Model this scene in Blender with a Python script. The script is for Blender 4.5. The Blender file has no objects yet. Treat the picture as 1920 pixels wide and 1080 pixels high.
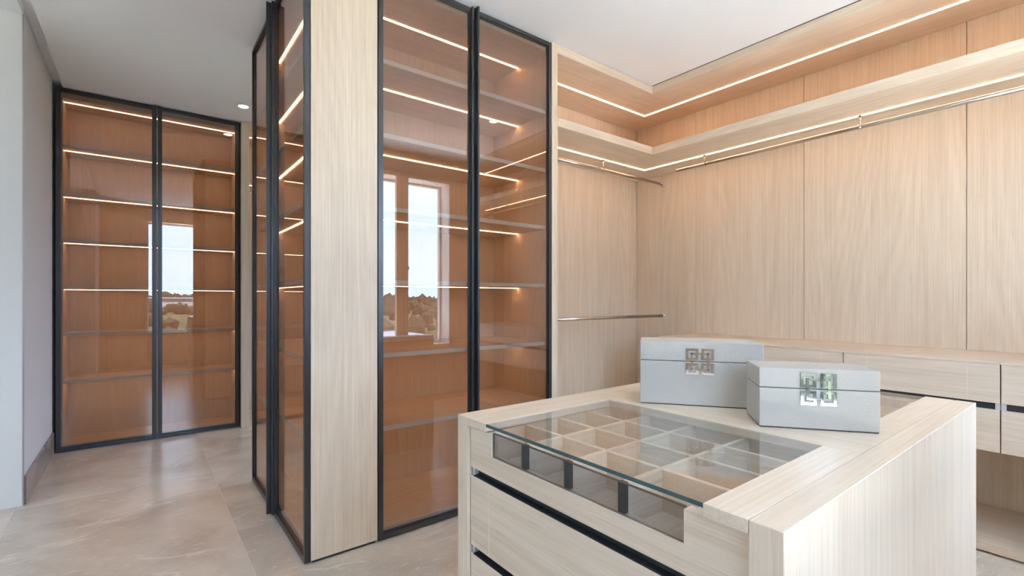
import bpy, bmesh, math, random
from mathutils import Vector, Matrix
random.seed(7)
S = bpy.context.scene
COL = S.collection

# ------------------------------------------------------------------ camera
cam_d = bpy.data.cameras.new('camera')
cam_d.sensor_width = 36.0
cam_d.lens = 899.5 / 1920 * 36.0
cam_d.shift_y = 19.3 / 1920
cam_d.clip_start = 0.02
cam_d.clip_end = 2000
cam = bpy.data.objects.new('camera', cam_d)
COL.objects.link(cam)
cam.location = (0, 0, 1.2)
cam.rotation_euler = (math.radians(90), 0, -(math.pi / 2 - 0.910544))
S.camera = cam

# ------------------------------------------------------------------ sky
SKY_STRENGTH = 7.6
world = bpy.data.worlds.new('sky')
S.world = world
world.use_nodes = True
wn, wl = world.node_tree.nodes, world.node_tree.links
wn.clear()
w_out = wn.new('ShaderNodeOutputWorld')
w_bg = wn.new('ShaderNodeBackground')
w_tc = wn.new('ShaderNodeTexCoord')
w_sep = wn.new('ShaderNodeSeparateXYZ')
w_ramp = wn.new('ShaderNodeValToRGB')
w_ramp.color_ramp.elements[0].position = 0.0
w_ramp.color_ramp.elements[0].color = (0.55, 0.73, 1.0, 1)
w_ramp.color_ramp.elements[1].position = 0.75
w_ramp.color_ramp.elements[1].color = (0.50, 0.69, 1.0, 1)
wl.new(w_tc.outputs['Generated'], w_sep.inputs[0])
wl.new(w_sep.outputs['Z'], w_ramp.inputs['Fac'])
wl.new(w_ramp.outputs['Color'], w_bg.inputs['Color'])
w_bg.inputs['Strength'].default_value = SKY_STRENGTH
wl.new(w_bg.outputs[0], w_out.inputs[0])

# sun stands behind the building: it lights the valley and an added bounce slab
sun_d = bpy.data.lights.new('sun', 'SUN')
sun_d.energy = 95.0
sun_d.angle = 0.01
sun_d.color = (0.90, 0.95, 1.0)
sun = bpy.data.objects.new('sun', sun_d)
COL.objects.link(sun)
sun.rotation_euler = (math.radians(-14), 0, 0)
sun.location = (0, 20, 40)

# ------------------------------------------------------------------ exposure
S.view_settings.view_transform = 'Standard'
S.view_settings.look = 'None'
S.view_settings.exposure = 0.56
S.view_settings.gamma = 1.0
S.view_settings.use_curve_mapping = False
cy = S.cycles
cy.max_bounces = 10
cy.diffuse_bounces = 6
cy.glossy_bounces = 5
cy.transmission_bounces = 6
cy.transparent_max_bounces = 32
cy.caustics_reflective = False
cy.caustics_refractive = False
cy.sample_clamp_indirect = 20.0

# ------------------------------------------------------------------ materials
MATS = {}


def new_mat(name):
    m = bpy.data.materials.new(name)
    m.use_nodes = True
    n, l = m.node_tree.nodes, m.node_tree.links
    n.clear()
    out = n.new('ShaderNodeOutputMaterial')
    MATS[name] = m
    return m, n, l, out


def principled(name, color, rough=0.5, metal=0.0, spec=0.5):
    m, n, l, out = new_mat(name)
    b = n.new('ShaderNodeBsdfPrincipled')
    b.inputs['Base Color'].default_value = (*color, 1)
    b.inputs['Roughness'].default_value = rough
    b.inputs['Metallic'].default_value = metal
    b.inputs['Specular IOR Level'].default_value = spec
    l.new(b.outputs[0], out.inputs[0])
    return m, n, l, b


def object_vector(n, l, scale, seed_mul=31.0):
    tc = n.new('ShaderNodeTexCoord')
    oi = n.new('ShaderNodeObjectInfo')
    mul = n.new('ShaderNodeMath'); mul.operation = 'MULTIPLY'; mul.inputs[1].default_value = seed_mul
    add = n.new('ShaderNodeVectorMath'); add.operation = 'ADD'
    mp = n.new('ShaderNodeMapping')
    mp.inputs['Scale'].default_value = scale
    l.new(oi.outputs['Random'], mul.inputs[0])
    l.new(tc.outputs['Object'], add.inputs[0])
    l.new(mul.outputs[0], add.inputs[1])
    l.new(add.outputs[0], mp.inputs['Vector'])
    return mp.outputs[0], add.outputs[0]


def mathnode(n, l, op, a, b):
    m = n.new('ShaderNodeMath'); m.operation = op
    for i, v in enumerate((a, b)):
        if isinstance(v, (int, float)):
            m.inputs[i].default_value = v
        else:
            l.new(v, m.inputs[i])
    return m.outputs[0]


def wood(name, axis, light=(0.74, 0.62, 0.488), dark=(0.52, 0.40, 0.28), rough=0.42):
    """pale oak veneer, grain along one axis of the object"""
    m, n, l, b = principled(name, light, rough)
    sc = [1.0, 1.0, 1.0]
    fine = [150.0] * 3; fine[axis] = 1.8
    band = [9.0] * 3; band[axis] = 0.35
    pore = [340.0] * 3; pore[axis] = 9.0
    v1, base = object_vector(n, l, fine)

    def tex(scale, detail, distort=0.0):
        mp = n.new('ShaderNodeMapping'); mp.inputs['Scale'].default_value = scale
        l.new(base, mp.inputs['Vector'])
        t = n.new('ShaderNodeTexNoise')
        t.inputs['Scale'].default_value = 1.0
        t.inputs['Detail'].default_value = detail
        t.inputs['Distortion'].default_value = distort
        l.new(mp.outputs[0], t.inputs['Vector'])
        return t.outputs['Fac']
    f = tex(fine, 3.0)
    g = tex(band, 2.0, 0.6)
    p = tex(pore, 1.0)
    # cathedral rings: contour lines of a stretched noise
    cath = [2.6] * 3; cath[axis] = 0.30
    c = tex(cath, 1.0)
    rings = mathnode(n, l, 'MULTIPLY', c, 20.0)
    rings = mathnode(n, l, 'SINE', mathnode(n, l, 'MULTIPLY', rings, 6.283), 0.0)
    rings = mathnode(n, l, 'MULTIPLY', rings, 0.05)
    s = mathnode(n, l, 'ADD', mathnode(n, l, 'MULTIPLY', f, 0.72), mathnode(n, l, 'MULTIPLY', g, 0.34))
    s = mathnode(n, l, 'ADD', s, rings)
    pr = n.new('ShaderNodeMapRange')
    pr.inputs['From Min'].default_value = 0.60; pr.inputs['From Max'].default_value = 0.78
    pr.inputs['To Min'].default_value = 0.0; pr.inputs['To Max'].default_value = 0.28
    l.new(p, pr.inputs['Value'])
    s = mathnode(n, l, 'ADD', s, pr.outputs[0])
    ramp = n.new('ShaderNodeValToRGB')
    e = ramp.color_ramp.elements
    e[0].position = 0.30; e[0].color = (*light, 1)
    e[1].position = 1.0; e[1].color = (*dark, 1)
    l.new(s, ramp.inputs['Fac'])
    l.new(ramp.outputs['Color'], b.inputs['Base Color'])
    bump = n.new('ShaderNodeBump')
    bump.inputs['Strength'].default_value = 0.06
    bump.inputs['Distance'].default_value = 0.002
    l.new(s, bump.inputs['Height'])
    l.new(bump.outputs[0], b.inputs['Normal'])
    return m


WOOD = [wood('oak_grain_x', 0), wood('oak_grain_y', 1), wood('oak_grain_z', 2)]


def glass(name, tint, ior=1.5):
    """thin pane: straight-through tinted transmission with Fresnel mirror reflection"""
    m, n, l, out = new_mat(name)
    geo = n.new('ShaderNodeNewGeometry')
    io = n.new('ShaderNodeMapRange')
    io.inputs['To Min'].default_value = ior
    io.inputs['To Max'].default_value = 1 / ior
    l.new(geo.outputs['Backfacing'], io.inputs['Value'])
    fr = n.new('ShaderNodeFresnel')
    l.new(io.outputs[0], fr.inputs['IOR'])
    tr = n.new('ShaderNodeBsdfTransparent')
    tr.inputs['Color'].default_value = (*[math.sqrt(c) for c in tint], 1)
    gl = n.new('ShaderNodeBsdfGlossy')
    gl.inputs['Roughness'].default_value = 0.0
    gl.inputs['Color'].default_value = (1, 1, 1, 1)
    mix = n.new('ShaderNodeMixShader')
    l.new(fr.outputs[0], mix.inputs[0])
    l.new(tr.outputs[0], mix.inputs[1])
    l.new(gl.outputs[0], mix.inputs[2])
    l.new(mix.outputs[0], out.inputs[0])
    return m


BRONZE = glass('bronze_cabinet_glass', (0.61, 0.535, 0.475), 1.80)
CLEAR = glass('clear_glass', (0.975, 0.99, 0.982))
SMOKED = glass('smoked_glass', (0.56, 0.56, 0.58))
PANE = glass('window_glass', (0.95, 0.97, 0.97))
GLASS_EDGE = principled('green_glass_edge', (0.05, 0.10, 0.10), 0.15)[0]

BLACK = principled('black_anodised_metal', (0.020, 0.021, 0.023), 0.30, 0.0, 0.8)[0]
CHANNEL = principled('dark_handle_channel', (0.030, 0.031, 0.034), 0.45)[0]
GREY_EDGE = principled('grey_shelf_edge', (0.90, 0.895, 0.885), 0.35)[0]
END_CAP = principled('light_grey_plastic', (0.55, 0.55, 0.53), 0.5)[0]
STEEL = principled('brushed_nickel', (0.62, 0.58, 0.54), 0.22, 1.0)[0]
CHROME = principled('polished_chrome', (0.86, 0.87, 0.89), 0.04, 1.0)[0]
PAINT = principled('white_ceiling_paint', (0.88, 0.88, 0.88), 0.9, 0, 0.2)[0]
WALLP = principled('pale_grey_wall_paint', (0.66, 0.64, 0.645), 0.8, 0, 0.25)[0]
JAMB = principled('white_satin_paint', (0.72, 0.71, 0.68), 0.5)[0]
ALU = principled('aluminium_trim', (0.45, 0.45, 0.46), 0.35, 1.0)[0]
INLAY = principled('pale_inlay', (0.74, 0.64, 0.51), 0.4)[0]
DARKBASE = principled('dark_box_base', (0.03, 0.03, 0.03), 0.7)[0]


def emission(name, color, strength):
    m, n, l, out = new_mat(name)
    e = n.new('ShaderNodeEmission')
    e.inputs['Color'].default_value = (*color, 1)
    e.inputs['Strength'].default_value = strength
    l.new(e.outputs[0], out.inputs[0])
    return m


LED = emission('warm_led', (1.0, 0.57, 0.33), 15.0)
LAMP = emission('downlight_glow', (1.0, 0.86, 0.72), 14.0)


def marble(name, base_a, base_b, vein, rough=0.16, scale=1.0):
    m, n, l, b = principled(name, base_a, rough)
    v, base = object_vector(n, l, (1, 1, 1), 19.0)

    def noise(sc, det, dist=0.0, vec=base):
        t = n.new('ShaderNodeTexNoise')
        t.inputs['Scale'].default_value = sc * scale
        t.inputs['Detail'].default_value = det
        t.inputs['Distortion'].default_value = dist
        l.new(vec, t.inputs['Vector'])
        return t
    cloud = noise(2.2, 6.0, 0.8)
    r1 = n.new('ShaderNodeValToRGB')
    r1.color_ramp.elements[0].position = 0.32; r1.color_ramp.elements[0].color = (*base_a, 1)
    r1.color_ramp.elements[1].position = 0.70; r1.color_ramp.elements[1].color = (*base_b, 1)
    l.new(cloud.outputs['Fac'], r1.inputs['Fac'])
    # thin diagonal veins: zero crossings of a distorted noise, stretched on a diagonal
    mp = n.new('ShaderNodeMapping')
    mp.inputs['Rotation'].default_value = (0, 0, math.radians(35))
    mp.inputs['Scale'].default_value = (0.7, 2.1, 1)
    l.new(base, mp.inputs['Vector'])
    vn = noise(1.3, 8.0, 0.5, mp.outputs[0])
    d = mathnode(n, l, 'ABSOLUTE', mathnode(n, l, 'SUBTRACT', vn.outputs['Fac'], 0.5), 0.0)
    r2 = n.new('ShaderNodeMapRange')
    r2.inputs['From Min'].default_value = 0.0; r2.inputs['From Max'].default_value = 0.016
    r2.inputs['To Min'].default_value = 0.85; r2.inputs['To Max'].default_value = 0.0
    l.new(d, r2.inputs['Value'])
    spots = noise(30.0, 5.0, 1.2, mp.outputs[0])
    r3 = n.new('ShaderNodeMapRange')
    r3.inputs['From Min'].default_value = 0.57; r3.inputs['From Max'].default_value = 0.68
    r3.inputs['To Min'].default_value = 0.0; r3.inputs['To Max'].default_value = 0.55
    l.new(spots.outputs['Fac'], r3.inputs['Value'])
    vm = noise(2.8, 3.0, 0.5)
    r4 = n.new('ShaderNodeMapRange')
    r4.inputs['From Min'].default_value = 0.46; r4.inputs['From Max'].default_value = 0.62
    l.new(vm.outputs['Fac'], r4.inputs['Value'])
    veins = mathnode(n, l, 'MULTIPLY', r2.outputs[0], r4.outputs[0])
    fac = mathnode(n, l, 'MINIMUM', mathnode(n, l, 'ADD', veins, r3.outputs[0]), 0.7)
    mx = n.new('ShaderNodeMix'); mx.data_type = 'RGBA'
    l.new(fac, mx.inputs['Factor'])
    l.new(r1.outputs['Color'], mx.inputs['A'])
    mx.inputs['B'].default_value = (*vein, 1)
    # every slab has a tone of its own
    oi = n.new('ShaderNodeObjectInfo')
    tone = n.new('ShaderNodeMapRange')
    tone.inputs['To Min'].default_value = 0.86; tone.inputs['To Max'].default_value = 1.08
    l.new(oi.outputs['Random'], tone.inputs['Value'])
    tm = n.new('ShaderNodeVectorMath'); tm.operation = 'SCALE'
    l.new(mx.outputs['Result'], tm.inputs[0])
    l.new(tone.outputs[0], tm.inputs['Scale'])
    l.new(tm.outputs[0], b.inputs['Base Color'])
    rr = n.new('ShaderNodeMapRange')
    rr.inputs['To Min'].default_value = rough * 0.8; rr.inputs['To Max'].default_value = rough * 1.4
    l.new(cloud.outputs['Fac'], rr.inputs['Value'])
    l.new(rr.outputs[0], b.inputs['Roughness'])
    return m


MARBLE = marble('beige_marble', (0.74, 0.66, 0.55), (0.52, 0.45, 0.36), (0.82, 0.77, 0.67), 0.20)
SKIRT = marble('brown_marble', (0.34, 0.27, 0.235), (0.28, 0.22, 0.19), (0.45, 0.38, 0.33), 0.25)
GROUT = principled('pale_grout', (0.68, 0.62, 0.54), 0.8)[0]

LEATHER, ln, ll, lb = principled('grey_fabric_cover', (0.50, 0.495, 0.48), 0.55)
lv, lbase = object_vector(ln, ll, (1, 1, 1))
lt = ln.new('ShaderNodeTexNoise'); lt.inputs['Scale'].default_value = 900; lt.inputs['Detail'].default_value = 2
lmp = ln.new('ShaderNodeMapping'); lmp.inputs['Scale'].default_value = (1, 1, 0.35)
ll.new(lbase, lmp.inputs['Vector']); ll.new(lmp.outputs[0], lt.inputs['Vector'])
lr = ln.new('ShaderNodeValToRGB')
lr.color_ramp.elements[0].position = 0.3; lr.color_ramp.elements[0].color = (0.41, 0.385, 0.34, 1)
lr.color_ramp.elements[1].position = 0.7; lr.color_ramp.elements[1].color = (0.52, 0.49, 0.435, 1)
ll.new(lt.outputs['Fac'], lr.inputs['Fac']); ll.new(lr.outputs['Color'], lb.inputs['Base Color'])
lbp = ln.new('ShaderNodeBump'); lbp.inputs['Strength'].default_value = 0.25; lbp.inputs['Distance'].default_value = 0.0006
ll.new(lt.outputs['Fac'], lbp.inputs['Height']); ll.new(lbp.outputs[0], lb.inputs['Normal'])


# ------------------------------------------------------------------ builders
def bm_box(bm, x0, x1, y0, y1, z0, z1, bevel=0.0):
    r = bmesh.ops.create_cube(bm, size=1.0)
    vs = r['verts']
    bmesh.ops.scale(bm, vec=(x1 - x0, y1 - y0, z1 - z0), verts=vs)
    bmesh.ops.translate(bm, vec=((x0 + x1) / 2, (y0 + y1) / 2, (z0 + z1) / 2), verts=vs)
    if bevel > 0:
        es = list({e for v in vs for e in v.link_edges})
        bmesh.ops.bevel(bm, geom=es, offset=bevel, segments=1, affect='EDGES', profile=0.5)


def bm_tube(bm, a, b, r, seg=20):
    a, b = Vector(a), Vector(b)
    d = b - a
    q = Vector((0, 0, 1)).rotation_difference(d.normalized())
    mat = Matrix.Translation((a + b) / 2) @ q.to_matrix().to_4x4()
    bmesh.ops.create_cone(bm, cap_ends=True, segments=seg, radius1=r, radius2=r, depth=d.length, matrix=mat)


def world_loc(o):
    p = Vector((0, 0, 0))
    while o is not None:
        p += o.location
        o = o.parent
    return p


def link(name, mesh, mat, parent=None, loc=(0, 0, 0)):
    o = bpy.data.objects.new(name, mesh)
    COL.objects.link(o)
    if mat is not None and len(mesh.materials) == 0:
        mesh.materials.append(mat)
    if parent is not None:
        o.parent = parent
        o.location = Vector(loc) - world_loc(parent)
    else:
        o.location = loc
    return o


CACHE = {}


def box(name, x0, x1, y0, y1, z0, z1, mat, parent=None, bevel=0.0):
    """box given in room coordinates; alike boxes share one mesh"""
    x0, x1 = sorted((x0, x1)); y0, y1 = sorted((y0, y1)); z0, z1 = sorted((z0, z1))
    dx, dy, dz = x1 - x0, y1 - y0, z1 - z0
    key = (round(dx, 4), round(dy, 4), round(dz, 4), mat.name, bevel)
    me = CACHE.get(key)
    if me is None:
        bm = bmesh.new()
        bm_box(bm, -dx / 2, dx / 2, -dy / 2, dy / 2, -dz / 2, dz / 2, bevel)
        me = bpy.data.meshes.new(name)
        bm.to_mesh(me); bm.free()
        me.materials.append(mat)
        CACHE[key] = me
    return link(name, me, mat, parent, ((x0 + x1) / 2, (y0 + y1) / 2, (z0 + z1) / 2))


def multi(name, boxes, mat, parent=None, bevel=0.0, tubes=(), smooth=False):
    """several boxes / tubes that make ONE piece"""
    bm = bmesh.new()
    for b in boxes:
        bm_box(bm, *b, bevel)
    for t in tubes:
        bm_tube(bm, *t)
    c = Vector((0, 0, 0))
    mn = Vector([min(v.co[i] for v in bm.verts) for i in range(3)])
    mx = Vector([max(v.co[i] for v in bm.verts) for i in range(3)])
    c = (mn + mx) / 2
    bmesh.ops.translate(bm, vec=-c, verts=bm.verts)
    me = bpy.data.meshes.new(name)
    bm.to_mesh(me); bm.free()
    if smooth:
        for p in me.polygons:
            p.use_smooth = len(p.vertices) == 4
    return link(name, me, mat, parent, c)


def tag(o, label, cat, group=None):
    o['label'] = label
    o['category'] = cat
    if group:
        o['group'] = group
    return o


def struct(o):
    o['kind'] = 'structure'
    return o


def thing(name, label, cat, loc, group=None):
    o = bpy.data.objects.new(name, None)
    COL.objects.link(o)
    o.empty_display_size = 0.1
    o.location = loc
    return tag(o, label, cat, group)


# ------------------------------------------------------------------ key measures (metres)
CEIL = 2.845
YF = 2.268            # front plane of the glass cabinet and the column
XS = 0.585            # outer face of the side cabinet's doors
YL = 5.095            # front plane of the glass cabinet at the far wall
XR, XW = 3.139, 3.745  # front / back of the long open wardrobe
YB = 2.885            # back of the short open wardrobe
YW = -0.465           # inner face of the window wall
XLW = -0.532          # wall on the left
SHELVES = [(2.383, 2.405), (2.010, 2.032), (1.642, 1.664), (1.270, 1.292), (0.901, 0.923), (0.532, 0.554)]

# ------------------------------------------------------------------ room shell
floor = struct(box('floor', -4.2, 4.0, -0.75, 6.0, -0.16, -0.0007, GROUT))
tile_x = [-4.19, -3.402, -2.452, -1.502, -0.552, 0.398, 1.348, 2.298, 3.248, 3.99]
G = 0.0014
for i in range(len(tile_x) - 1):
    off = 3.870 if i % 2 == 0 else 2.825
    ys = sorted([off + 2.09 * k for k in range(-3, 3)])
    ys = [-0.74] + [y for y in ys if -0.7 < y < 5.95] + [5.99]
    for a, b in zip(ys[:-1], ys[1:]):
        box('floor_tile', tile_x[i] + G, tile_x[i + 1] - G, a + G, b - G, -0.005, 0.0, MARBLE, floor, 0.0004)

bmc = [(-0.472, 4.0, -0.75, 6.0, CEIL, CEIL + 0.045), (-4.2, XLW - 0.001, -0.75, 6.0, CEIL, CEIL + 0.045),
       (-4.2, 4.0, -0.75, 6.0, CEIL + 0.045, CEIL + 0.25)]
ceiling = struct(multi('ceiling', bmc, PAINT))

# window wall behind the camera: white masonry with four openings, oak panels on the room side
WINS = [(-3.3, -2.3, 0.585, 2.565), (0.108, 0.970, 0.585, 2.565), (1.700, 2.936, 0.660, 2.565)]  # first opening is unseen, added for daylight in the neighbouring room
YO = YW - 0.255
segs = []
edges = [-4.2] + [v for w in WINS for v in w[:2]] + [4.0]
for i in range(0, len(edges), 2):
    segs.append((edges[i], edges[i + 1], YO, YW, 0, CEIL))
for a, b, z0, z1 in WINS:
    segs.append((a, b, YO, YW, 0, z0))
    segs.append((a, b, YO, YW, z1, CEIL))
wall_w = struct(multi('wall_window', segs, JAMB))
PY0, PY1 = YW, YW + 0.016
clad = [(XLW, 0.108, 0, 2.565), (0.970, 1.700, 0, 2.565), (2.936, XW, 0, 2.565),
        (0.108, 0.970, 0, 0.585), (1.700, 2.936, 0, 0.660), (XLW, 1.135, 2.565, CEIL), (1.135, 2.345, 2.565, CEIL), (2.345, XW, 2.565, CEIL)]
for x0, x1, z0, z1 in clad:
    box('wall_panel', x0 + .001, x1 - .001, PY0, PY1, z0 + .001, z1 - .001, WOOD[2], wall_w, 0.0008)
for k, (a, b, z0, z1) in enumerate(WINS):
    fy0, fy1 = YO + 0.02, YO + 0.07
    fw = 0.022
    bars = [(a, b, fy0, fy1, z0, z0 + fw), (a, b, fy0, fy1, z1 - fw, z1), (a, a + fw, fy0, fy1, z0, z1), (b - fw, b, fy0, fy1, z0, z1)]
    wf = struct(multi('window_%d' % (k + 1), bars, JAMB))
    box('window_pane', a + fw, b - fw, fy0 + 0.02, fy0 + 0.026, z0 + fw, z1 - fw, PANE, wf)
    if k > 0:
        for mx0, mx1 in ((0.793, 0.835), (0.868, 0.935)) if k == 1 else ((2.272, 2.413),):
            box('mullion', mx0, mx1, YW - 0.05, YW - 0.005, z0, z1, WOOD[2], wf)
            if k == 2:
                multi('window_handle', [], CHROME, wf, 0, [((2.392, YW - 0.005, 1.54), (2.392, YW + 0.03, 1.54), 0.007), ((2.392, YW + 0.022, 1.54), (2.392, YW + 0.034, 1.54), 0.018)], True)

# long wall on the right, clad with oak panels
PW_ADDED = (3.70, 4.95, 0.20, 2.60)      # unseen window added at the passage end to light the left side
wall_r = struct(multi('wall_right', [(XW + 0.016, 4.0, YW, PW_ADDED[0], 0, CEIL), (XW + 0.016, 4.0, PW_ADDED[1], 6.0, 0, CEIL),
                                     (XW + 0.016, 4.0, PW_ADDED[0], PW_ADDED[1], 0, PW_ADDED[2]), (XW + 0.016, 4.0, PW_ADDED[0], PW_ADDED[1], PW_ADDED[3], CEIL)], JAMB))
PJ = [YW + 0.02, -0.280, 0.574, 1.427, 2.268, YB]
for a, b in zip(PJ[:-1], PJ[1:]):
    box('wall_panel', XW, XW + 0.016, a + .0016, b - .0016, 0.0, CEIL - 0.002, WOOD[2], wall_r, 0.0008)
wall_b = struct(box('wall_back', 2.134, XW + 0.016, YB + 0.016, YB + 0.10, 0, CEIL, JAMB))
box('wall_panel', 2.134, XW, YB, YB + 0.016, 0, CEIL - 0.002, WOOD[2], wall_b)
struct(box('wall_passage', 0.93, XW + 0.016, 3.45, 3.55, 0, CEIL, WALLP))
struct(box('wall_far', -0.70, XW + 0.016, 5.62, 5.72, 0, CEIL, WALLP))
wall_l = struct(multi('wall_left', [(XLW - 0.15, XLW, 3.942, 5.62, 0, CEIL + 0.045), (XLW - 0.15, XLW, YW, 0.55, 0, CEIL + 0.045)], WALLP))
struct(box('wall_jamb', XLW - 0.42, XLW - 0.004, 3.930, 3.942, 0, CEIL, JAMB))
struct(box('trim_1', XLW - 0.004, XLW + 0.003, 3.929, 3.936, 0, CEIL, ALU))
struct(box('baseboard_left', XLW, XLW + 0.013, 3.945, 5.088, 0, 0.165, SKIRT, None, 0.0015))
# the neighbouring room on the left, added unseen with its windows for light
NW_ADDED = (1.60, 2.75, 0.60, 2.45)      # unseen window added to throw light in from the left
struct(multi('wall_neighbour', [(-4.2, -4.1, YW, NW_ADDED[0], 0, CEIL), (-4.2, -4.1, NW_ADDED[1], 6.0, 0, CEIL),
                                (-4.2, -4.1, NW_ADDED[0], NW_ADDED[1], 0, NW_ADDED[2]), (-4.2, -4.1, NW_ADDED[0], NW_ADDED[1], NW_ADDED[3], CEIL)], JAMB))
for k, (xa, xb, (a, b, z0, z1)) in enumerate(((3.93, 3.98, PW_ADDED), (-4.18, -4.13, NW_ADDED))):  # frames and panes of the two added windows
    fw = 0.03
    wf = struct(multi('window_%d' % (k + 4), [(xa, xb, a, b, z0, z0 + fw), (xa, xb, a, b, z1 - fw, z1), (xa, xb, a, a + fw, z0, z1), (xa, xb, b - fw, b, z0, z1)], JAMB))
    box('window_pane', xa + 0.02, xa + 0.026, a + fw, b - fw, z0 + fw, z1 - fw, PANE, wf)
struct(box('wall_neighbour_end', -4.1, XLW - 0.42, 3.942, 4.05, 0, CEIL, JAMB))


# ------------------------------------------------------------------ recessed downlights
def downlight(x, y, label):
    t = thing('ceiling_downlight', label, 'light', (x, y, CEIL))
    bm = bmesh.new()
    seg = 32
    prof = [(0.046, 0.0), (0.046, -0.003), (0.041, -0.004), (0.038, -0.002), (0.038, 0.0)]
    rings = []
    for r, z in prof:
        rings.append([bm.verts.new((r * math.cos(2 * math.pi * k / seg), r * math.sin(2 * math.pi * k / seg), z)) for k in range(seg)])
    for a, b in zip(rings[:-1], rings[1:]):
        for k in range(seg):
            bm.faces.new((a[k], a[(k + 1) % seg], b[(k + 1) % seg], b[k]))
    bmesh.ops.recalc_face_normals(bm, faces=bm.faces)
    me = bpy.data.meshes.new('trim_ring'); bm.to_mesh(me); bm.free()
    link('trim_ring', me, JAMB, t, (x, y, CEIL))
    bm = bmesh.new()
    bm_tube(bm, (0, 0, -0.0025), (0, 0, -0.0005), 0.038, 32)
    me = bpy.data.meshes.new('lamp_disc'); bm.to_mesh(me); bm.free()
    link('lamp_disc', me, LAMP, t, (x, y, CEIL))


downlight(0.703, 4.66, 'small round recessed downlight in the ceiling in front of the far glass cabinet')
downlight(2.60, 0.93, 'small round recessed downlight in the ceiling above the island')


# ------------------------------------------------------------------ glass-fronted cabinets
def door(parent, axis, a, b, face, depth, z0, z1, pull=None, pull_out=0.036, sw=0.022):
    """framed glass door. axis 'x': spans x, faces -y ; axis 'y': spans y, faces -x. pull: 'a' or 'b' side"""
    lip = 0.007

    def B(u0, u1, w0, w1, q0, q1):
        return (u0, u1, w0, w1, q0, q1) if axis == 'x' else (w0, w1, u0, u1, q0, q1)
    f0, f1 = face, face + depth
    bars = [B(a, b, f0, f1, z0, z0 + sw + 0.004), B(a, b, f0, f1, z1 - sw, z1),
            B(a, a + sw, f0, f1, z0 + sw + .004, z1 - sw), B(b - sw, b, f0, f1, z0 + sw + .004, z1 - sw)]
    g0, g1 = f0 + 0.009, f1 - 0.004
    bars += [B(a + sw, b - sw, g0, g1, z0 + sw + .004, z0 + sw + .004 + lip), B(a + sw, b - sw, g0, g1, z1 - sw - lip, z1 - sw),
             B(a + sw, a + sw + lip, g0, g1, z0 + sw, z1 - sw), B(b - sw - lip, b - sw, g0, g1, z0 + sw, z1 - sw)]
    d = multi('door', bars, BLACK, parent)
    d['label'] = 'black metal framed door with tinted glass'
    e = 0.003
    p = box('glass_pane', *B(a + sw + e, b - sw - e, f0 + 0.012, f0 + 0.016, z0 + sw + e, z1 - sw - e), BRONZE, d)
    p['label'] = 'bronze tinted glass'
    if pull:
        if pull == 'a':
            u0, u1 = a - 0.004, a + 0.008
        else:
            u0, u1 = b - 0.008, b + 0.004
        prof = [B(u0, u1, f0 - pull_out, f0, z0 + 0.004, z1 + 0.004)]
        w = 0.010
        if pull == 'a':
            prof.append(B(u1, u1 + w, f0 - 0.012, f0, z0 + 0.004, z1 + 0.004))
        else:
            prof.append(B(u0 - w, u0, f0 - 0.012, f0, z0 + 0.004, z1 + 0.004))
        multi('pull_profile', prof, BLACK, d, 0.0012)
    return d


def led(parent, x0, x1, y0, y1, z):
    return box('led_strip', x0, x1, y0, y1, z - 0.003, z + 0.001, LED, parent)


def shelf(parent, x0, x1, y0, y1, z0, z1, grain, front):
    """shelf with a grey front edge; front = 'y' (edge at y0) or 'x' (edge at x0)"""
    t = 0.003
    if front == 'y':
        s = box('shelf', x0, x1, y0 + t, y1, z0, z1, WOOD[grain], parent, 0.0008)
        e = box('edge_trim', x0, x1, y0, y0 + t, z0, z1, GREY_EDGE, s)
    else:
        s = box('shelf', x0 + t, x1, y0, y1, z0, z1, WOOD[grain], parent, 0.0008)
        e = box('edge_trim', x0, x0 + t, y0, y1, z0, z1, GREY_EDGE, s)
    e['label'] = 'grey shelf edge'
    return s


ZT, ZB = 2.83, 0.006     # door top / bottom
LED_W = 0.0065           # half width

# 1. cabinet facing the island
x0, x1 = 0.925, 2.082
cab = thing('glass_cabinet', 'tall two-door bronze glass cabinet standing between the oak column and the open wardrobe', 'cabinet', ((x0 + x1) / 2, 2.55, 0))
box('side_panel', x0, x0 + 0.022, YF + 0.026, YB, 0.012, CEIL - 0.004, WOOD[2], cab)
box('side_panel', x1 - 0.022, x1, YF + 0.026, YB, 0.012, CEIL - 0.004, WOOD[2], cab)
box('back_panel', x0 + 0.022, x1 - 0.022, YB - 0.012, YB, 0.03, 2.79, WOOD[2], cab)
box('top_panel', x0 + 0.022, x1 - 0.022, YF + 0.028, YB, 2.784, CEIL - 0.004, WOOD[0], cab)
shelf(cab, x0 + 0.022, x1 - 0.022, YF + 0.030, YB, 0.0, 0.048, 0, 'y')['label'] = 'oak bottom board'
led(cab, x0 + 0.024, x1 - 0.024, 2.585 - LED_W, 2.585 + LED_W, 2.784)
for a, b in SHELVES:
    shelf(cab, x0 + 0.0225, x1 - 0.0225, YF + 0.032, YB - 0.012, a, b, 0, 'y')
    led(cab, x0 + 0.024, x1 - 0.024, 2.585 - LED_W, 2.585 + LED_W, a)
door(cab, 'x', x0 + 0.003, 1.487, YF - 0.002, 0.024, ZB, ZT, 'b', 0.006)
door(cab, 'x', 1.497, x1 - 0.003, YF - 0.002, 0.024, ZB, ZT, 'a', 0.034)

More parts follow.
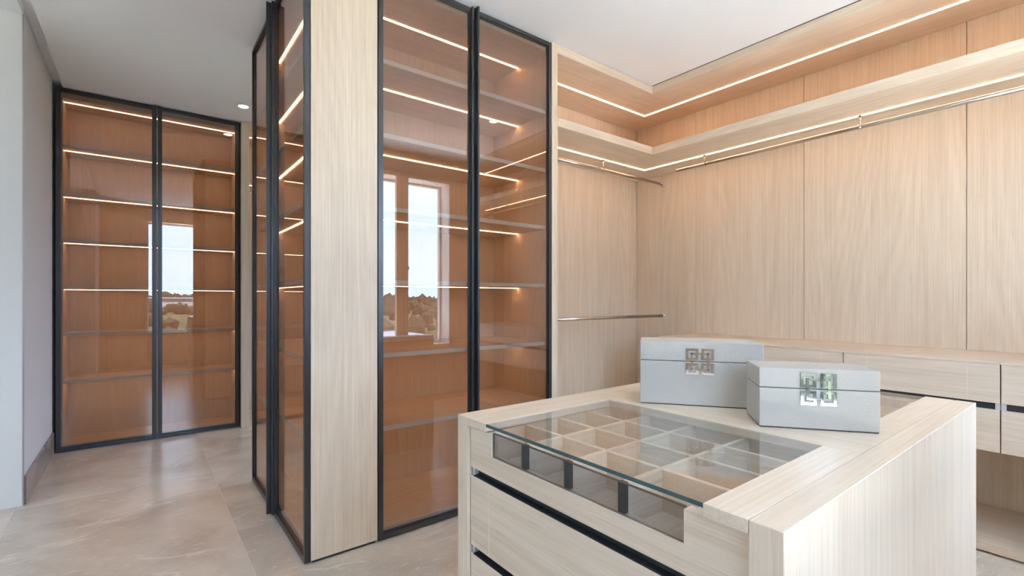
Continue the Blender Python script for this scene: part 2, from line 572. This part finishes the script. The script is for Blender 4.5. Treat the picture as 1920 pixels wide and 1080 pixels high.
# 2. shallow cabinet round the corner, with the oak column as its end
cab = thing('corner_glass_cabinet', 'shallow glass cabinet with a broad oak end panel, round the corner beside the passage', 'cabinet', (0.76, 2.9, 0))
p = box('end_panel', 0.612, 0.9235, YF, YF + 0.022, 0.012, CEIL - 0.004, WOOD[2], cab, 0.001)
p['label'] = 'broad pale oak end panel'
box('plinth', 0.62, 0.915, YF + 0.006, YF + 0.03, 0.0, 0.012, CHANNEL, cab)
box('back_panel', 0.912, 0.924, YF + 0.022, 3.548, 0.012, CEIL - 0.004, WOOD[2], cab)
box('side_panel', 0.612, 0.912, 3.526, 3.548, 0.012, CEIL - 0.004, WOOD[2], cab)
box('top_panel', 0.614, 0.912, YF + 0.022, 3.526, 2.790, CEIL - 0.004, WOOD[1], cab)
shelf(cab, 0.618, 0.912, YF + 0.022, 3.526, 0.0, 0.048, 1, 'x')['label'] = 'oak bottom board'
led(cab, 0.745 - LED_W, 0.745 + LED_W, YF + 0.024, 3.524, 2.790)
for a, b in SHELVES:
    shelf(cab, 0.620, 0.912, YF + 0.0225, 3.5255, a, b, 1, 'x')
    led(cab, 0.745 - LED_W, 0.745 + LED_W, YF + 0.024, 3.524, a)
door(cab, 'y', YF + 0.004, 2.905, XS, 0.024, ZB, ZT, 'b', 0.010)
door(cab, 'y', 2.915, 3.550, XS, 0.024, ZB, ZT, 'a', 0.034)

# 3. cabinet at the far wall
x0, x1 = -0.514, 0.735
cab = thing('far_glass_cabinet', 'tall two-door bronze glass cabinet standing at the far wall beside the grey wall', 'cabinet', ((x0 + x1) / 2, 5.25, 0))
box('side_panel', x0 + 0.002, -0.474, YL + 0.026, 5.455, 0.01, CEIL - 0.012, WOOD[2], cab)
box('side_panel', 0.710, x1, YL + 0.026, 5.455, 0.01, CEIL - 0.012, WOOD[2], cab)
box('back_panel', -0.474, 0.710, 5.443, 5.455, 0.03, 2.79, WOOD[2], cab)
box('top_panel', -0.474, 0.710, YL + 0.028, 5.455, 2.770, CEIL - 0.012, WOOD[0], cab)
shelf(cab, -0.474, 0.710, YL + 0.030, 5.443, 0.0, 0.048, 0, 'y')['label'] = 'oak bottom board'
led(cab, -0.473, 0.709, 5.225 - LED_W, 5.225 + LED_W, 2.770)
for a, b in SHELVES:
    shelf(cab, -0.4735, 0.7095, YL + 0.034, 5.443, a, b, 0, 'y')
    led(cab, -0.473, 0.709, 5.225 - LED_W, 5.225 + LED_W, a)
door(cab, 'x', x0 + 0.001, 0.113, YL - 0.002, 0.024, ZB, 2.838, 'b', 0.012)
door(cab, 'x', 0.125, x1 - 0.004, YL - 0.002, 0.024, ZB, 2.838, 'a', 0.012)

# 4. open wardrobe beyond it, along the passage
ward = thing('passage_wardrobe', 'open oak wardrobe along the passage beside the far glass cabinet', 'wardrobe', (1.5, 5.3, 0))
box('side_panel', 0.745, 0.812, 5.045, 5.61, 0.0, CEIL - 0.004, WOOD[2], ward, 0.001)
box('back_panel', 0.812, 2.30, 5.595, 5.61, 0.0, CEIL - 0.004, WOOD[2], ward)
box('top_panel', 0.812, 2.30, 5.045, 5.595, 2.784, CEIL - 0.004, WOOD[0], ward)
box('shelf', 0.812, 2.30, 5.045, 5.595, 2.313, 2.371, WOOD[0], ward)
box('bottom_board', 0.812, 2.30, 5.05, 5.595, 0.0, 0.06, WOOD[0], ward)
box('side_panel', 2.30, 2.35, 5.045, 5.61, 0.0, CEIL - 0.004, WOOD[2], ward)
led(ward, 0.814, 2.298, 5.32 - LED_W, 5.32 + LED_W, 2.784)
led(ward, 0.814, 2.298, 5.32 - LED_W, 5.32 + LED_W, 2.313)
multi('hanging_rod', [], STEEL, ward, 0, [((0.812, 5.32, 2.23), (2.30, 5.32, 2.23), 0.013)], True)

# ------------------------------------------------------------------ open wardrobe round the room corner
# side panel between the glass cabinet and the open wardrobe
tag(box('wardrobe_side_panel', 2.0835, 2.134, YF - 0.001, YB, 0.0, CEIL - 0.003, WOOD[2], None, 0.001),
    'narrow full-height oak side panel between the glass cabinet and the open wardrobe', 'panel')


def corner_board(name, label, cat, z0, z1, fascia=None):
    """L-shaped board: short arm along x, long arm along y, with an L of warm light underneath"""
    t = thing(name, label, cat, (XR + 0.3, YF + 0.3, z0))
    y_end = YW + 0.018
    a = box('short_arm', 2.1345, XR, YF, YB - 0.0005, z0, z1, WOOD[0], t, 0.001)
    b = box('long_arm', XR, XW - 0.0005, y_end, YF, z0, z1, WOOD[1], t, 0.001)
    c = box('corner_piece', XR, XW - 0.0005, YF, YB - 0.0005, z0, z1, WOOD[0], t, 0)
    w = LED_W + 0.0005
    lx, ly = 3.467, 2.587
    box('led_strip', 2.136, lx + w, ly - w, ly + w, z0 - 0.003, z0 + 0.001, LED, t)
    box('led_strip', lx - w, lx + w, y_end + 0.002, ly - w, z0 - 0.003, z0 + 0.001, LED, t)
    return t


corner_board('wardrobe_soffit', 'L-shaped oak soffit with an inset light line under the ceiling', 'soffit', 2.784, CEIL - 0.004)
corner_board('wardrobe_shelf', 'L-shaped thick oak shelf with an inset light line above the hanging rails', 'shelf', 2.313, 2.371)
struct(box('soffit_shadow_line', XR - 0.002, XR + 0.01, YW + 0.02, YF - 0.001, CEIL - 0.0045, CEIL, BLACK))  # black strip standing in for the shade of the gap above the soffit


def rail(label, a, b, flanges=(), brackets=(), top=2.3095):
    a, b = Vector(a), Vector(b)
    t = thing('hanging_rail', label, 'rail', a)
    bm = bmesh.new(); bm_tube(bm, a - a, b - a, 0.0125, 24)
    me = bpy.data.meshes.new('rod'); bm.to_mesh(me); bm.free()
    for p in me.polygons:
        p.use_smooth = len(p.vertices) == 4
    link('rod', me, STEEL, t, a)
    d = (b - a).normalized()
    for end, sgn in flanges:
        e = (b if end == 'b' else a) - a
        bm = bmesh.new(); bm_tube(bm, e, e + d * sgn * 0.022, 0.017, 24); bm_tube(bm, e, e + d * sgn * 0.004, 0.022, 24)
        me = bpy.data.meshes.new('end_flange'); bm.to_mesh(me); bm.free()
        for p in me.polygons:
            p.use_smooth = len(p.vertices) == 4
        link('end_flange', me, CHROME, t, a)
    for s in brackets:
        p = d * s
        z = top - a.z
        bm = bmesh.new()
        bm_tube(bm, p + Vector((0, 0, 0.010)), p + Vector((0, 0, z)), 0.0045, 14)
        bm_tube(bm, p + Vector((0, 0, z - 0.006)), p + Vector((0, 0, z)), 0.011, 18)
        bm_tube(bm, p - d * 0.006, p + d * 0.006, 0.0155, 24)
        me = bpy.data.meshes.new('hanger_bracket'); bm.to_mesh(me); bm.free()
        for q in me.polygons:
            q.use_smooth = len(q.vertices) == 4
        link('hanger_bracket', me, STEEL, t, a)
    return t


rail('upper metal hanging rail under the shelf on the short side of the open wardrobe', (2.135, 2.587, 2.228), (XW, 2.587, 2.228), [('b', -1)], [0.80])
rail('lower metal hanging rail at waist height on the short side of the open wardrobe', (2.135, 2.587, 1.043), (XW, 2.587, 1.043), [('b', -1)])
rail('long metal hanging rail under the shelf above the row of drawers', (3.455, 2.262, 2.240), (3.455, YW + 0.018, 2.240), [], [0.243, 1.258, 2.25])

tag(multi('floor_platform', [(2.1345, XW, YF + 0.004, YB - 0.0005, 0.012, 0.048), (XR + 0.004, XW - 0.0005, YW + 0.02, YF + 0.004, 0.012, 0.048),
                            (2.15, XW - 0.01, YF + 0.03, YB - 0.01, 0.0, 0.012), (XR + 0.03, XW - 0.01, YW + 0.03, YF + 0.03, 0.0, 0.012)], WOOD[1]),
    'low oak base board on the floor under the open wardrobe', 'base')

# ------------------------------------------------------------------ drawer units under the long wall
DY = [2.247, 1.620, 0.993, 0.366, -0.261]
unit_labels = ['oak two-drawer unit under the long rail, next to the room corner',
               'oak two-drawer unit under the long rail, second from the room corner',
               'oak two-drawer unit under the long rail, third from the room corner',
               'oak two-drawer unit under the long rail, fourth from the room corner']
for k in range(4):
    b, a = DY[k], DY[k + 1]
    t = thing('drawer_unit', unit_labels[k], 'drawer unit', (3.45, (a + b) / 2, 0.47), 'drawer units along the long wall')
    multi('carcass', [(XR + 0.026, XW - 0.0005, a + 0.001, b - 0.001, 0.484, 0.500), (XR + 0.026, XW - 0.0005, a + 0.001, b - 0.001, 0.870, 0.890),
                      (XR + 0.03, XW - 0.0005, a + 0.001, a + 0.016, 0.50, 0.87), (XR + 0.03, XW - 0.0005, b - 0.016, b - 0.001, 0.50, 0.87),
                      (XW - 0.012, XW - 0.0005, a + 0.016, b - 0.016, 0.50, 0.87)], WOOD[1], t)
    for z0, z1 in ((0.713, 0.893), (0.484, 0.681)):
        d = box('drawer_front', XR, XR + 0.022, a + 0.0022, b - 0.0022, z0, z1, WOOD[1], t, 0.001)
        for y in (a + 0.113, b - 0.113):
            box('inlay_strip', XR - 0.0004, XR + 0.002, y - 0.0013, y + 0.0013, z0 + .001, z1 - .001, INLAY, d)
    c = box('handle_channel', XR + 0.018, XR + 0.03, a + 0.018, b - 0.018, 0.679, 0.715, CHANNEL, t)
    c['label'] = 'black recessed handle channel'
    for y in (a + 0.001, b - 0.018):
        box('channel_end', XR + 0.006, XR + 0.03, y, y + 0.017, 0.682, 0.712, END_CAP, t)
tag(box('worktop', XR - 0.001, XW - 0.0005, -0.262, 2.249, 0.8935, 0.906, WOOD[1], None, 0.001),
    'thin oak worktop over the row of drawer units', 'worktop')

# ------------------------------------------------------------------ island
IX0, IX1 = 0.652, 1.900
IY0, IY1 = 0.271, 1.069
PT = 0.047
HI = 0.900
isl = thing('dressing_island', 'pale oak dressing island with glass-topped jewellery drawers', 'island', ((IX0 + IX1) / 2, (IY0 + IY1) / 2, 0))
def top_grain(o, mat):
    o.data.materials.append(mat)
    for p in o.data.polygons:
        if p.normal.z > 0.9:
            p.material_index = 1


top_grain(box('side_panel', IX0, IX1, IY1 - PT, IY1, 0, HI, WOOD[2], isl, 0.0012), WOOD[0])
top_grain(box('side_panel', IX0, IX1, IY0, IY0 + PT - 0.0006, 0, HI, WOOD[2], isl, 0.0012), WOOD[0])
ty0, ty1 = IY0 + PT, IY1 - PT - 0.0002       # between the side panels
gy0, gy1 = 0.384, 0.946                       # glass openings
tz0 = 0.8795
GX = 0.448
box('top_board', IX0, IX0 + GX, gy1, ty1, tz0, HI, WOOD[0], isl, 0.0008)
box('top_board', IX0, IX0 + GX, ty0, gy0, tz0, HI, WOOD[0], isl, 0.0008)
box('top_board', IX0 + GX, IX1 - GX, ty0, ty1, tz0, HI, WOOD[1], isl, 0.0005)
box('top_board', IX1 - GX, IX1, gy1, ty1, tz0, HI, WOOD[0], isl, 0.0008)
box('top_board', IX1 - GX, IX1, ty0, gy0, tz0, HI, WOOD[0], isl, 0.0008)
box('carcass', IX0 + 0.05, IX1 - 0.05, ty0, ty1, 0.06, 0.770, WOOD[1], isl)
box('plinth', IX0 + 0.06, IX1 - 0.06, ty0, ty1, 0.0, 0.06, CHANNEL, isl)


def mir(s, u0, u1):
    """distance from the front (s=1) or from the back (s=-1) of the island"""
    return (IX0 + u0, IX0 + u1) if s > 0 else (IX1 - u1, IX1 - u0)


for s in (1, -1):
    # glass lid, flush with the top, open at the drawer side
    a, b = mir(s, 0.004, GX - 0.001)
    g = box('glass_lid', a, b, gy0 + 0.001, gy1 - 0.001, HI - 0.0085, HI - 0.0015, CLEAR, isl)
    g['label'] = 'clear glass lid with green edge'
    a, b = mir(s, 0.0032, 0.0040)
    box('polished_edge', a, b, gy0 + 0.001, gy1 - 0.001, HI - 0.0085, HI - 0.0015, GLASS_EDGE, g)
    # ledge that carries the lid
    a, b = mir(s, GX, GX + 0.022)
    # jewellery drawer: front with a smoked glass window, tray with dividers
    fx0, fx1 = mir(s, 0.008, 0.030)
    wy0, wy1 = 0.420, 0.930
    z0, z1, zw = 0.776, 0.8765, 0.822
    fr = multi('jewellery_drawer', [(fx0, fx1, ty0 + .002, wy0, z0, z1), (fx0, fx1, wy1, ty1 - .002, z0, z1), (fx0, fx1, wy0, wy1, z0, zw)], WOOD[1], isl)
    fr['label'] = 'shallow drawer with a smoked glass window'
    a, b = mir(s, 0.012, 0.018)
    box('smoked_pane', a, b, wy0, wy1, zw, z1 + 0.0015, SMOKED, fr)
    a, b = mir(s, 0.0115, 0.0185)
    box('pane_edge', a, b, wy0, wy1, z1 + 0.0015, z1 + 0.0022, BLACK, fr)
    tyA, tyB = 0.410, 0.957
    cols = [0.550, 0.687, 0.822]
    rows = [0.138, 0.251, 0.365]
    zt = 0.8750
    th = 0.0055
    for y in cols:
        a, b = mir(s, 0.031, 0.473)
        box('divider', a, b, y - th, y + th, 0.795, zt, WOOD[0], fr, 0.0006)
        a, b = mir(s, 0.019, 0.029)
        post = box('window_post', a, b, y - 0.0075, y + 0.0075, zw, z1 - 0.001, CHANNEL, fr)
    ys = [tyA] + cols + [tyB]
    for u in rows:
        a, b = mir(s, u - th, u + th)
        for c0, c1 in zip(ys[:-1], ys[1:]):
            box('cross_divider', a, b, c0 + th, c1 - th, 0.795, zt - 0.0005, WOOD[1], fr)
    for y0, y1 in ((tyA - 0.012, tyA + 0.002), (tyB - 0.002, tyB + 0.012)):
        a, b = mir(s, 0.031, 0.473)
        box('tray_side', a, b, y0, y1, 0.790, zt, WOOD[0], fr, 0.0006)
    a, b = mir(s, 0.473, 0.487)
    box('tray_back', a, b, tyA - 0.012, tyB + 0.012, 0.790, zt, WOOD[1], fr, 0.0006)
    a, b = mir(s, 0.030, 0.473)
    box('tray_bottom', a, b, tyA, tyB, 0.788, 0.796, WOOD[0], fr)
    # lower drawers with recessed black handle channels
    for q0, q1 in ((0.580, 0.755), (0.330, 0.560), (0.070, 0.310)):
        d = box('drawer_front', fx0, fx1, ty0 + .002, ty1 - .002, q0, q1, WOOD[1], isl, 0.001)
        a, b = (fx0 - 0.0004, fx0 + 0.002) if s > 0 else (fx1 - 0.002, fx1 + 0.0004)
        for y in (ty1 - 0.082, ty0 + 0.082):
            box('inlay_strip', a, b, y - 0.001, y + 0.001, q0 + .001, q1 - .001, INLAY, d)
        top = q1 + 0.020 + (0.001 if q1 > 0.7 else 0)
        a, b = mir(s, 0.026, 0.042)
        e, g = mir(s, 0.0085, 0.042)
        ch = multi('handle_channel', [(a, b, ty0 + 0.012, ty1 - 0.012, q1 - 0.012, top), (e, g, ty0 + 0.012, ty1 - 0.012, q1, q1 + 0.0016)], CHANNEL, isl)
        ch['label'] = 'black recessed handle channel'
        for y in (ty0 + 0.002, ty1 - 0.012):
            a, b = mir(s, 0.014, 0.042)
            box('channel_end', a, b, y, y + 0.010, q1, top - 0.001, END_CAP, isl)


# ------------------------------------------------------------------ two grey boxes on the island
def fret_square(bm, ox, oz, size, fx, fz, y0, y1):
    """one square of the fretwork clasp; fx / fz mirror it"""
    parts = [(0, .19, 0, 1), (.82, 1, 0, 1), (.19, .82, .80, 1), (.19, .82, 0, .18),
             (.37, .82, .48, .64), (.37, .54, .18, .64)]
    for a, b, c, d in parts:
        if fx:
            a, b = 1 - b, 1 - a
        if fz:
            c, d = 1 - d, 1 - c
        bm_box(bm, ox + a * size, ox + b * size, y0, y1, oz + c * size, oz + d * size)


def storage_box(label, corner, ang_vec, w, d, h, lid, em=0.0725):
    """box with its front-left bottom corner at `corner`; front runs along ang_vec"""
    ang = math.atan2(ang_vec[1], ang_vec[0])
    t = thing('storage_box', label, 'box', (corner[0], corner[1], HI))
    t.rotation_euler = (0, 0, ang)

    def L(name, me, mat, parent=t, loc=(0, 0, 0)):
        o = bpy.data.objects.new(name, me); COL.objects.link(o)
        me.materials.append(mat)
        o.parent = parent
        o.location = loc
        return o
    zs = h - lid

    def mesh(name, fn):
        bm = bmesh.new(); fn(bm)
        me = bpy.data.meshes.new(name); bm.to_mesh(me); bm.free()
        return me
    body = L('box_body', mesh('box_body', lambda bm: bm_box(bm, 0, w, 0, d, 0.0025, zs - 0.0008, 0.0012)), LEATHER)
    L('base_plate', mesh('base_plate', lambda bm: bm_box(bm, 0.002, w - 0.002, 0.002, d - 0.002, 0, 0.0025)), DARKBASE)
    L('inner_rim', mesh('inner_rim', lambda bm: bm_box(bm, 0.002, w - 0.002, 0.002, d - 0.002, zs - 0.0008, zs + 0.0008)), DARKBASE)
    ld = L('lid', mesh('lid', lambda bm: bm_box(bm, 0, w, 0, d, zs + 0.0008, h, 0.0012)), LEATHER)
    sq = em * 0.44
    gap = em - 2 * sq
    ex = w * 0.5 - em / 2
    y0, y1 = -0.0028, -0.0003
    cw = 0.0045

    def upper(bm):
        for fx in (0, 1):
            ox = ex + fx * (sq + gap)
            fret_square(bm, ox, zs + gap / 2, sq, fx, 0, y0, y1)
            bm_box(bm, ox + sq * (.37 if not fx else .46), ox + sq * (.54 if not fx else .63), y0, y1, zs + 0.001, zs + gap / 2)
        bm_box(bm, ex + sq, ex + sq + gap, y0, y1, zs + gap / 2 + sq * .48, zs + gap / 2 + sq * .62)

    def lower(bm):
        for fx in (0, 1):
            ox = ex + fx * (sq + gap)
            fret_square(bm, ox, zs - gap / 2 - sq, sq, fx, 1, y0, y1)
            bm_box(bm, ox + sq * (.37 if not fx else .46), ox + sq * (.54 if not fx else .63), y0, y1, zs - gap / 2, zs - 0.001)
        bm_box(bm, ex + sq, ex + sq + gap, y0, y1, zs - gap / 2 - sq * .62, zs - gap / 2 - sq * .48)
    e1 = L('fretwork_clasp', mesh('clasp_upper', upper), CHROME, ld)
    e2 = L('fretwork_clasp', mesh('clasp_lower', lower), CHROME, body)
    e1['label'] = e2['label'] = 'polished metal fretwork of square spirals'
    return t


storage_box('larger grey fabric box with metal fretwork clasp standing behind the other on the island', (1.134, 0.861), (0.589, -0.808), 0.320, 0.160, 0.177, 0.053)
storage_box('smaller grey fabric box with metal fretwork clasp standing in front of the larger one', (1.144, 0.531), (0.149, -0.193), 0.244, 0.133, 0.139, 0.046)

# ------------------------------------------------------------------ the valley outside the windows
HILL, hn, hl, hb = principled('dry_green_hillside', (0.12, 0.13, 0.06), 0.95, 0, 0.1)
hv, hbase = object_vector(hn, hl, (1, 1, 1), 0.0)
ht = hn.new('ShaderNodeTexNoise'); ht.inputs['Scale'].default_value = 0.035; ht.inputs['Detail'].default_value = 8
hl.new(hbase, ht.inputs['Vector'])
hr = hn.new('ShaderNodeValToRGB')
hr.color_ramp.elements[0].position = 0.38; hr.color_ramp.elements[0].color = (0.010, 0.014, 0.006, 1)
hr.color_ramp.elements[1].position = 0.62; hr.color_ramp.elements[1].color = (0.042, 0.042, 0.024, 1)
hl.new(ht.outputs['Fac'], hr.inputs['Fac']); hl.new(hr.outputs['Color'], hb.inputs['Base Color'])
TREE = principled('dark_foliage', (0.012, 0.013, 0.008), 0.9, 0, 0.1)[0]
HOUSE = principled('white_render', (0.26, 0.25, 0.24), 0.8)[0]
ROOF = principled('terracotta', (0.30, 0.14, 0.08), 0.8)[0]
DWIN = principled('dark_house_window', (0.03, 0.035, 0.04), 0.2)[0]


def ground_z(x, y):
    r = math.hypot(x, y)
    return -22 + 19.5 * min(1.0, max(0.0, (r - 30) / 420)) ** 0.8 + 1.3 * math.sin(x * 0.021 + 1) * math.cos(y * 0.017) + 0.9 * math.sin(x * 0.05 + y * 0.03)


bm = bmesh.new()
NX, NY = 80, 80
grid = [[bm.verts.new((-520 + 1040 * i / NX, 520 - 1040 * j / NY, ground_z(-520 + 1040 * i / NX, 520 - 1040 * j / NY))) for i in range(NX + 1)] for j in range(NY + 1)]
for j in range(NY):
    for i in range(NX):
        bm.faces.new((grid[j][i], grid[j + 1][i], grid[j + 1][i + 1], grid[j][i + 1]))
me = bpy.data.meshes.new('hillside'); bm.to_mesh(me); bm.free()
hill = struct(link('hillside', me, HILL))
BOUNCE = principled('bounce_slab_white', (0.78, 0.77, 0.75), 0.7)[0]
struct(box('bounce_slab', -6.0, 6.0, YO - 3.4, YO - 0.002, -0.35, -0.05, BOUNCE))  # unseen white slab added to bounce sunlight up to the ceiling

bm = bmesh.new()
proto = bmesh.new()
bmesh.ops.create_icosphere(proto, subdivisions=1, radius=1.0)
pv = [v.co.copy() for v in proto.verts]
pf = [[v.index for v in f.verts] for f in proto.faces]
proto.free()
for k in range(3200):
    far = random.random() < 0.6
    y = -random.uniform(300, 500) if far else -random.uniform(60, 300)
    x = random.uniform(-360, 360)
    h = random.uniform(1.6, 4.6)
    if random.random() < 0.08:
        h *= 1.6
    w = h * random.uniform(0.5, 1.2)
    z = ground_z(x, y)
    vs = [bm.verts.new((x + c.x * w * random.uniform(.8, 1.2), y + c.y * w, z + h * 0.6 + c.z * h * random.uniform(.8, 1.1))) for c in pv]
    for f in pf:
        bm.faces.new([vs[i] for i in f])
me = bpy.data.meshes.new('valley_trees'); bm.to_mesh(me); bm.free()
vt = link('valley_trees', me, TREE)
vt['kind'] = 'stuff'
vt.parent = hill

house_labels = ['long white house on the hillside outside', 'white flat-roofed house low in the valley outside', 'white house with a terracotta roof outside',
                'small white farmhouse among the trees outside', 'wide white villa far off on the ridge outside', 'white two-storey house beyond the lawn outside']
for k, (x, y, w, h) in enumerate(((-40, -190, 34, 6), (-22, -120, 16, 5), (30, -150, 15, 6), (75, -230, 14, 6), (10, -330, 40, 8), (-75, -260, 20, 8))):
    z = ground_z(x, y) - 0.8
    t = thing('house', house_labels[k], 'house', (x, y, z))
    box('house_wall', x - w / 2, x + w / 2, y - 5, y + 5, z, z + h, HOUSE, t)
    box('roof', x - w / 2 - .5, x + w / 2 + .5, y - 5.5, y + 5.5, z + h, z + h + 0.7, ROOF if k in (2, 3) else HOUSE, t)
    n = max(3, int(w / 4))
    for i in range(n):
        xx = x - w / 2 + (i + .5) * w / n
        box('house_window', xx - .7, xx + .7, y + 5, y + 5.06, z + 1.8, z + 3.6, DWIN, t)

# ------------------------------------------------------------------ sampling portals in the window openings
for x, (a, b, z0, z1), sg in ((4.01, PW_ADDED, 1), (-4.21, NW_ADDED, -1)):
    ld_ = bpy.data.lights.new('window_portal', 'AREA')
    ld_.shape = 'RECTANGLE'
    ld_.size = z1 - z0
    ld_.size_y = b - a
    ld_.cycles.is_portal = True
    po = bpy.data.objects.new('window_portal', ld_)
    COL.objects.link(po)
    po.location = (x, (a + b) / 2, (z0 + z1) / 2)
    po.rotation_euler = (0, math.radians(90) * sg, 0)
for k, (a, b, z0, z1) in enumerate(WINS):
    ld_ = bpy.data.lights.new('window_portal', 'AREA')
    ld_.shape = 'RECTANGLE'
    ld_.size = b - a
    ld_.size_y = z1 - z0
    ld_.cycles.is_portal = True
    po = bpy.data.objects.new('window_portal', ld_)
    COL.objects.link(po)
    po.location = ((a + b) / 2, YO - 0.01, (z0 + z1) / 2)
    po.rotation_euler = (math.radians(90), 0, 0)
